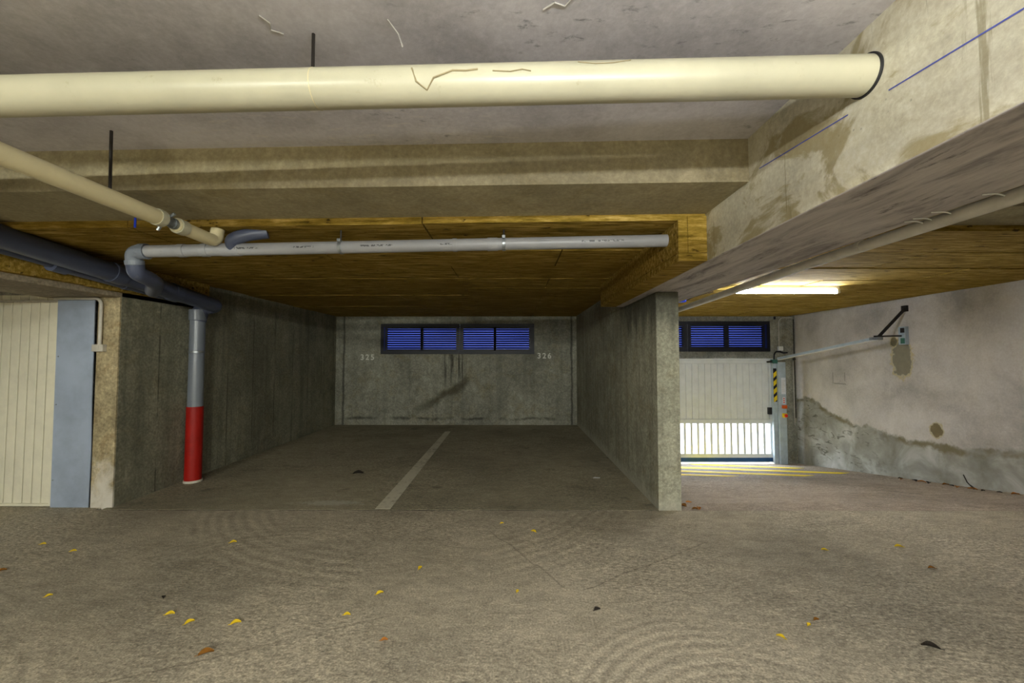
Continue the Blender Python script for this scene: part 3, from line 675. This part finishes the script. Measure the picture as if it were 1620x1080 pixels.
tube_lamp('tube_lamp', (0.35, -3.6, 2.247), 1.22, 'x', 'unseen fill tube lamp added under the low slab behind the viewer', 'tube_rear_fill')  # unseen lamp added to spread even light over lane and bays
tube_lamp('tube_lamp', (-3.0, -3.6, 2.247), 1.22, 'x', 'unseen fill tube lamp added under the low slab at the left end behind the viewer', 'tube_rear_fill')  # second unseen lamp, added to brighten the left side

# ------------------------------------------------------------------ pipes
# large cream drain pipe across the lane
A, B = (BX0 + .01, 1.42, 2.372), (-4.6, 1.46, 2.268)
r = empty('drain_pipe', lerp(A, B, .5)); tag(r, 'thick cream drain pipe spanning the lane ceiling into the beam', 'pipe')
obj('pipe', TB([A, B], .066, 40), 'cream', r, smooth=True)
obj('wall_seal', ring((BX0 - .002, 1.42, 2.372), (1, 0, 0), .072, .012, 40), 'black', r)
hx = -.715; hp = lerp(A, B, (hx - A[0]) / (B[0] - A[0]))
h_ = obj('hanger_rod', TB([(hx, hp[1], hp[2] + .06), (hx, hp[1], ZL)], .006, 10), 'dark_steel', r)
obj('joint', ring(lerp(A, B, .333), (A[0] - B[0], A[1] - B[1], A[2] - B[2]), .0668, .004, 40), 'cream2', r)
# cobwebs on it
def web(name, pts, rad, mat, label):
    o = obj(name, TB(pts, rad, 6), mat, None, base=pts[0]); return tag(o, label, 'cobweb', 'cobwebs around the thick pipe')
def on_pipe(x, elev):   # a point on the front of the thick pipe
    p = lerp(A, B, (x - A[0]) / (B[0] - A[0])); a = math.radians(elev)
    return (p[0], p[1] - math.cos(a) * .068, p[2] + math.sin(a) * .068)
web('cobweb', [on_pipe(-.345, 20), on_pipe(-.33, -20), on_pipe(-.295, -42), on_pipe(-.27, -12), on_pipe(-.235, -2), on_pipe(-.205, 8), on_pipe(-.16, 6), on_pipe(-.12, 10)], .0032, 'cobweb', 'zigzag dusty cobweb clinging to the front of the thick cream pipe')
web('cobweb', [on_pipe(-.07, 4), on_pipe(-.01, 0), on_pipe(.03, 6), on_pipe(.06, 0)], .002, 'cobweb', 'short dusty cobweb on the thick cream pipe right of the zigzag one')
web('cobweb', [(-.37, 1.34, 2.42), (-.39, 1.36, 2.48), (-.43, 1.37, ZL)], .0022, 'webwhite', 'pale cobweb strand hanging from the lane ceiling onto the thick pipe')
web('cobweb', [on_pipe(.22, 30), on_pipe(.28, 20), on_pipe(.34, 22), on_pipe(.40, 34)], .0015, 'cobweb', 'faint cobweb near the middle right of the thick cream pipe')

web('cobweb', [(.10, 1.33, ZL - .002), (.135, 1.30, ZL - .004), (.17, 1.315, ZL - .003), (.20, 1.27, ZL - .004), (.235, 1.20, ZL - .002)], .0028, 'webwhite', 'pale cobweb wisp on the lane ceiling above the middle of the thick pipe')
web('cobweb', [(-.86, 1.35, ZL - .002), (-.84, 1.38, ZL - .004), (-.855, 1.41, ZL - .003), (-.82, 1.43, ZL - .003)], .0024, 'webwhite', 'pale curled cobweb on the lane ceiling just left of the hanger rod')
# cream pipe running away on the left
r = empty('drain_pipe', (-2.04, 2.0, 2.19)); tag(r, 'cream drain pipe on the left running back to a steel coupling', 'pipe')
q0, q1 = (-2.05, -4.1, 2.225), (-2.04, 2.36, 2.19)
obj('pipe', TB([q0, q1], .045, 32), 'cream2', r, smooth=True)
obj('collar', ring((-2.04, 2.345, 2.19), (0, 1, 0), .049, .045, 32), 'cream', r)
cp = obj('coupling', TB([(-2.04, 2.36, 2.19), (-2.04, 2.47, 2.185)], .027, 20), 'steel', r, smooth=True)
for y in (2.385, 2.445): obj('clamp_ring', ring((-2.04, y, 2.188), (0, 1, 0), .033, .016, 20), 'steel', cp)
for dx, dz in ((.045, .03), (-.03, -.045)): obj('wing_bolt', TB([(-2.04 + dx * .7, 2.385, 2.188 + dz * .7), (-2.04 + dx * 1.3, 2.385, 2.188 + dz * 1.3)], .009, 8), 'steel', cp)
obj('stub_pipe', TB([(-2.04, 2.465, 2.186), (-2.03, 2.74, 2.178), (-2.03, 2.765, 2.182), (-2.025, 2.785, 2.20), (-2.02, 2.79, 2.262)], .041, 28, bend=.05), 'cream2', r, smooth=True)
obj('collar', ring((-2.038, 2.50, 2.185), (0, 1, 0), .047, .06, 28), 'cream', r)
obj('hanger_rod', TB([(-2.045, 2.06, 2.23), (-2.05, 2.06, ZL)], .007, 8), 'dark_steel', r)
obj('blue_tie', TB([(-2.30, 2.48, 2.175), (-2.30, 2.48, 2.235)], .006, 6), 'bluebit', r)

# grey horizontal pipe under the insulation
ga, gb = (1.06, 2.82, 2.190), (-2.55, 2.84, 2.123)
r = empty('drain_pipe', lerp(ga, gb, .5)); tag(r, 'long grey plastic pipe under the yellow bay ceiling, ending in the insulation boxing', 'pipe')
obj('pipe', TB([ga, gb], .042, 32), 'greypvc', r, smooth=True)
gd = (ga[0] - gb[0], ga[1] - gb[1], ga[2] - gb[2])
for t, w in ((.333, .07), (.405, .03), (.835, .13), (.885, .05), (.93, .05)): obj('socket', ring(lerp(ga, gb, t), gd, .0455, w, 32), 'greypvc', r)
for x in (-1.19, -.065):
    p = lerp(ga, gb, (x - ga[0]) / (gb[0] - ga[0]))
    c_ = obj('pipe_clip', ring(p, gd, .0465, .022, 24), 'steel', r); obj('clip_rod', TB([(p[0], p[1] - .01, p[2] + .045), (p[0], p[1] - .01, ZI)], .006, 8), 'dark_steel', c_)
    obj('clip_bolt', BX(p[0] - .012, p[0] + .012, p[1] - .052, p[1] - .03, p[2] + .028, p[2] + .05, bev=.003), 'steel', c_)
# branch up to the ceiling and swept elbow down
obj('branch', TB([lerp(ga, gb, .83), (-1.93, 2.80, 2.185), (-1.90, 2.80, 2.205), (-1.83, 2.82, 2.235), (-1.72, 2.86, 2.262)], .043, 28, bend=.05, rs=None), 'darkpvc', r, smooth=True)
obj('elbow', TB([gb, (-2.645, 2.845, 2.120), (-2.655, 2.875, 2.02)], .049, 28, bend=.07), 'greydown', r, smooth=True)
obj('elbow_socket', ring((-2.565, 2.84, 2.1225), (1, 0, 0), .054, .05, 28), 'greydown', r)
obj('elbow_socket', ring((-2.651, 2.865, 2.05), (0, -.2, 1), .055, .03, 28), 'greydown', r)
obj('drop_bend', TB([(-2.654, 2.872, 2.04), (-2.658, 2.89, 1.985), (-2.70, 3.10, 1.955), (-2.93, 3.34, 1.925), (-3.38, 3.84, 2.05)], .053, 28, bend=.09), 'darkpvc', r, smooth=True)

# slate main pipe with the downpipe
r = empty('waste_pipe', (-3.6, 4.70, 0)); tag(r, 'slate grey waste pipe turning into a downpipe painted red at its foot', 'pipe')
m0 = (-3.46, 2.02, ZL); mk = (-3.46, 2.75, 2.205)
obj('main_pipe', TB([m0, (-3.46, 2.05, 2.275), mk, (-3.46, 4.80, 1.99), (-3.585, 4.72, 1.955), (-3.60, 4.70, 1.80)], .080, 36, bend=.11), 'darkpvc', r, smooth=True)
for t, w in ((.40, .12), (.70, .09)): obj('socket', ring(lerp(mk, (-3.46, 4.80, 1.99), t), (0, 1, -.105), .089, w, 32), 'darkpvc', r)
obj('branch_socket', TB([(-3.40, 3.86, 2.10), (-3.44, 4.05, 2.06), (-3.46, 4.25, 2.04)], .075, 28), 'darkpvc', r, smooth=True)
obj('downpipe', TB([(-3.60, 4.70, 1.90), (-3.60, 4.70, .83)], .075, 36), 'greydown', r, smooth=True)
obj('collar', ring((-3.60, 4.70, 1.875), (0, 0, 1), .086, .12, 36), 'greydown', r)
obj('clamp_ring', ring((-3.60, 4.70, 1.455), (0, 0, 1), .080, .025, 36), 'steel', r)
obj('red_sleeve', TB([(-3.60, 4.70, .84), (-3.60, 4.70, .0)], .082, 36), 'red', r, smooth=True)
obj('mortar_foot', ring((-3.60, 4.70, .012), (0, 0, 1), .09, .024, 28), 'pillar', r)
# thin slate pipe below it
r = empty('waste_pipe', (-3.6, 3.6, 2.08)); tag(r, 'thinner slate pipe with capped end below the main waste pipe', 'pipe')
s0, s1 = (-3.595, 3.25, 2.110), (-3.57, 4.35, 2.015)
obj('pipe', TB([s0, s1], .043, 24), 'darkpvc', r, smooth=True)
obj('cap', TB([(-3.595, 3.18, 2.116), (-3.595, 3.29, 2.107)], .056, 24), 'darkpvc', r, smooth=True)
obj('tail', TB([(-3.595, 3.19, 2.116), (-3.595, 2.55, 2.17)], .030, 20), 'darkpvc', r, smooth=True)
for t in (.5, .8): obj('socket', ring(lerp(s0, s1, t), (.05, 1.13, -.07), .049, .06, 24), 'darkpvc', r)

# conduit by the right beam, with blue box
r = empty('ceiling_conduit', (1.86, 4.0, 1.96)); tag(r, 'grey conduit running along the lower right edge of the wide beam', 'conduit')
obj('conduit', TB([(1.862, 0.2, 1.985), (1.862, 2.6, 1.975), (1.89, 4.3, 1.945), (1.97, 8.66, 1.90)], .029, 16), 'conduit', r, smooth=True)
for y in (1.2, 2.2, 3.3): obj('saddle', ring((1.862 if y < 2.6 else 1.874, y, 1.98 if y < 2.6 else 1.963), (0, 1, 0), .033, .025, 16), 'conduit', r)
for y in (1.72, 1.80, 1.84, 1.53): obj('cable_tie', TB([(1.845, y, 1.985), (1.80, y - .01, 1.993), (1.765, y + .01, 1.996)], .003, 6, bend=.02), 'white', r)
r = empty('cable_box', (2.2, 5.6, 2.2)); tag(r, 'small blue cable box peeping out behind the partition wall top', 'box')
obj('box', BX(2.16, 2.33, 5.55, 5.63, 2.14, 2.175, bev=.006), 'bluebit', r); obj('cover', BX(2.20, 2.31, 5.54, 5.64, 2.175, ZI, bev=.006), 'white', r)
obj('cable', TB([(2.33, 5.58, 2.16), (2.40, 5.5, 2.20), (2.62, 5.4, 2.255)], .006, 6), 'dark_steel', r)

# ------------------------------------------------------------------ markings
bm = prism(bmesh.new(), [(-1.27, 3.86), (-1.13, 3.86), (-1.185, 7.9), (-1.29, 7.9)], .0005, .0025)
tag(obj('parking_line', bm, 'line', None, base=(-1.2, 5.9, .0005)), 'worn white line dividing the two parking bays', 'floor marking', kind='structure')
def stripe(a, b, w, label):
    ax, ay = a; bx_, by_ = b
    pts = [(ax, ay - w), (bx_ - .25, by_ - w * .6), (bx_, by_), (ax, ay + w)]
    o = obj('floor_stripe', prism(bmesh.new(), pts, lambda x, y: zr(y) + .001, lambda x, y: zr(y) + .004), 'yellow_line', None, base=(ax, ay, zr(ay)))
    tag(o, label, 'floor marking', 'hatched stripes at the garage door', kind='structure')
stripe((2.2, 8.2), (5.55, 6.93), .22, 'longest yellow stripe on the ramp reaching towards the right wall')
stripe((2.0, 7.55), (4.72, 6.57), .19, 'middle yellow stripe on the ramp in front of the longest one')
stripe((3.6, 8.5), (5.35, 7.72), .17, 'short yellow stripe right in front of the white garage door')
stripe((1.7, 6.95), (3.5, 6.50), .14, 'pale yellow stripe beside the partition wall, nearest of the ramp stripes')
def digits(txt, x, z, label):
    cu = bpy.data.curves.new('digits', 'FONT'); cu.body = txt; cu.size = .16; cu.space_character = 1.35; cu.align_x = 'CENTER'; cu.extrude = .0008; cu.offset = .003
    t = bpy.data.objects.new('tmp', cu); COL.objects.link(t); bpy.context.view_layer.update()
    me = bpy.data.meshes.new_from_object(t.evaluated_get(bpy.context.evaluated_depsgraph_get())); bpy.data.objects.remove(t)
    o = link('bay_number', me, 'digits'); o.location = (x, YB - .001, z); o.rotation_euler = (PI / 2, 0, 0)
    tag(o, label, 'number')
digits('325', -3.06, 1.355, 'stencilled white number 325 on the back wall left of the window')
digits('326', .65, 1.385, 'stencilled white number 326 on the back wall right of the window')

# ------------------------------------------------------------------ leaves and scraps on the floor
def leaf(x, y, z, size, rot, mat, label, name='fallen_leaf', cat='leaf'):
    bm = bmesh.new(); n = 7; up = []; lo = []; md = []
    for i in range(n + 1):
        t = i / n; w = size * .34 * math.sin(PI * min(1, t * 1.05)) ** .8 * (1.15 - .5 * t) if 0 < i < n else .0008
        l = (t - .5) * size; h = size * .16 * math.sin(PI * t) + .004
        up.append(bm.verts.new((l, w, h + size * .10))); md.append(bm.verts.new((l, 0, h * .5))); lo.append(bm.verts.new((l, -w, h + size * .06)))
    for i in range(n):
        bm.faces.new((md[i], md[i + 1], up[i + 1], up[i])); bm.faces.new((lo[i], lo[i + 1], md[i + 1], md[i]))
    r_ = bmesh.ops.extrude_face_region(bm, geom=list(bm.faces))
    bmesh.ops.translate(bm, verts=[g for g in r_['geom'] if isinstance(g, bmesh.types.BMVert)], vec=(0, 0, .0015))
    bmesh.ops.rotate(bm, verts=bm.verts, cent=(0, 0, 0), matrix=Matrix.Rotation(rot, 3, 'Z'))
    bmesh.ops.translate(bm, verts=bm.verts, vec=(0, 0, -min(v.co.z for v in bm.verts)))
    bmesh.ops.recalc_face_normals(bm, faces=bm.faces)
    root = empty(name, (x, y, z)); tag(root, label, cat, 'fallen leaves and scraps on the floor')
    me = bpy.data.meshes.new('blade'); bm.to_mesh(me); bm.free(); link('blade', me, mat, root)
    e = Vector((math.cos(rot), math.sin(rot), 0)) * size
    s = tube(bmesh.new(), [-e * .5 + Vector((0, 0, .004)), -e * .72 + Vector((0, 0, .003))], .0015, 5)
    me = bpy.data.meshes.new('stem'); s.to_mesh(me); s.free(); link('stem', me, mat, root)
LV = [(-3.495, 3.126, .05, .3, 'leafy', 'yellow leaf on the lane floor, nearest to the blue-grey metal sheet'),
      (-3.152, 3.016, .05, .4, 'leafy', 'yellow leaf on the lane floor in front of the concrete wall end'),
      (-2.103, 3.162, .06, .5, 'leafy', 'yellow leaf lying alone on the lane in front of the red downpipe'),
      (-2.700, 2.457, .045, .9, 'leafy', 'dull yellow leaf low on the left, apart from the row of leaves'),
      (-1.852, 2.287, .06, .3, 'leafy', 'slim yellow leaf at the left end of the row of three in the lower left'),
      (-1.692, 2.218, .06, .9, 'leafy', 'crumpled yellow leaf in the middle of the row of three in the lower left'),
      (-1.447, 2.213, .065, .5, 'leafy', 'bright yellow leaf at the right end of the row of three in the lower left'),
      (-1.438, 1.991, .085, .5, 'leafb', 'long brown and yellow leaf nearest to the bottom edge on the left'),
      (-.895, 2.284, .05, .1, 'leafy', 'pale yellow leaf between the row of three and the orange leaf'),
      (-.784, 2.488, .06, .6, 'leafy', 'yellow leaf on the lane just left of the centre, second nearest the white line'),
      (-.612, 2.782, .055, 1.2, 'leafy', 'upright yellow leaf on the lane, closest to the white line'),
      (-.632, 2.085, .045, .2, 'leafo', 'orange leaf near the bottom edge left of centre'),
      (-3.326, 2.741, .06, .8, 'leafb', 'brown leaf at the far left edge of the lane floor'),
      (-.095, 3.526, .04, .3, 'leafy', 'tiny yellow leaf just in front of the floor joint at the centre'),
      (-1.316, 4.324, .05, .9, 'leafy', 'small yellow leaf beside the white parking line inside the bay'),
      (.161, 3.362, .065, 2.5, 'leafy', 'yellow leaf with brown stalk in front of the right bay'),
      (.026, 2.511, .04, 1.1, 'leafy', 'small green-yellow leaf at the very centre of the lane floor'),
      (1.325, 2.114, .055, 2.3, 'leafy', 'yellow leaf in the lower right, nearest to the bottom edge there'),
      (1.532, 2.207, .04, .5, 'leafy', 'left one of a pair of small leaves in the lower right'),
      (1.601, 2.249, .045, .2, 'leafb', 'right, browner one of a pair of small leaves in the lower right'),
      (2.243, 3.052, .055, 2.8, 'leafy', 'yellow leaf on the lane in front of the ramp, left of the pale slim one'),
      (2.827, 3.104, .075, 2.9, 'leafy', 'slim pale yellow leaf on the lane in front of the ramp'),
      (2.754, 2.793, .06, 3.0, 'leafb', 'brown-yellow leaf on the dark right side of the lane'),
      (4.118, 4.155, .06, .1, 'leafy', 'pale yellow leaf alone at the top of the ramp near the right wall')]
for x, y, s, a, m, lb in LV: leaf(x, y, zr(y) + .0005, s * .72, a, m, lb)
for i, (x, y) in enumerate(((1.66, 3.845), (1.70, 3.86), (1.60, 3.98), (1.66, 4.05), (1.63, 4.02), (1.72, 4.12))):
    lb = ('brown leaf at the foot of the partition wall end, first of two', 'brown leaf at the foot of the partition wall end, second of two')[i] if i < 2 else 'little brown leaf in the heap beside the partition wall end'
    leaf(x, y, zr(y) + .009, .05 + .012 * (i % 3), i * 1.3, 'leafo' if i % 2 else 'leafb', lb)
for i in range(12):
    y = 4.75 + i * .13 + random.uniform(-.03, .03); x = xr(y) - .06 - random.uniform(0, .12)
    leaf(x, y, zr(y) + .001, random.uniform(.04, .09), random.uniform(0, 3), random.choice(['leafb', 'leafo', 'leafd']), 'dry leaf among the litter along the foot of the right wall')
leaf(.461, 2.333, .0005, .04, .4, 'leafd', 'small black scrap on the lane floor right of centre', 'floor_scrap', 'scrap')
leaf(1.995, 2.044, .0005, .07, 2.7, 'leafd', 'dark curled scrap in the lower right corner of the lane', 'floor_scrap', 'scrap')
leaf(-2.021, 2.446, .0005, .03, 2.2, 'leafd', 'tiny dark scrap above the row of three leaves', 'floor_scrap', 'scrap')
leaf(-1.86, 5.02, .0005, .12, .2, 'leafd', 'flat dark scrap on the left bay floor near the red downpipe', 'floor_scrap', 'scrap')
r = empty('twig', (5.60, 5.15, zr(5.15))); tag(r, 'dark twig sticking up from the litter at the foot of the right wall', 'twig')
obj('stick', TB([(5.60, 5.12, zr(5.12) + .006), (5.63, 5.22, zr(5.2) + .07), (5.64, 5.27, zr(5.2) + .15)], .006, 6), 'leafd', r)
obj('side_shoot', TB([(5.615, 5.17, zr(5.12) + .04), (5.58, 5.10, zr(5.12) + .03)], .004, 6), 'leafd', r)
bm = prism(bmesh.new(), [(.92, 4.85), (1.0, 4.84), (1.01, 4.875), (.95, 4.89)], .0005, .003)
tag(obj('paper_scrap', bm, 'white', None, base=(.96, 4.86, .0005)), 'small white paper scrap on the bay floor near the partition wall', 'scrap')
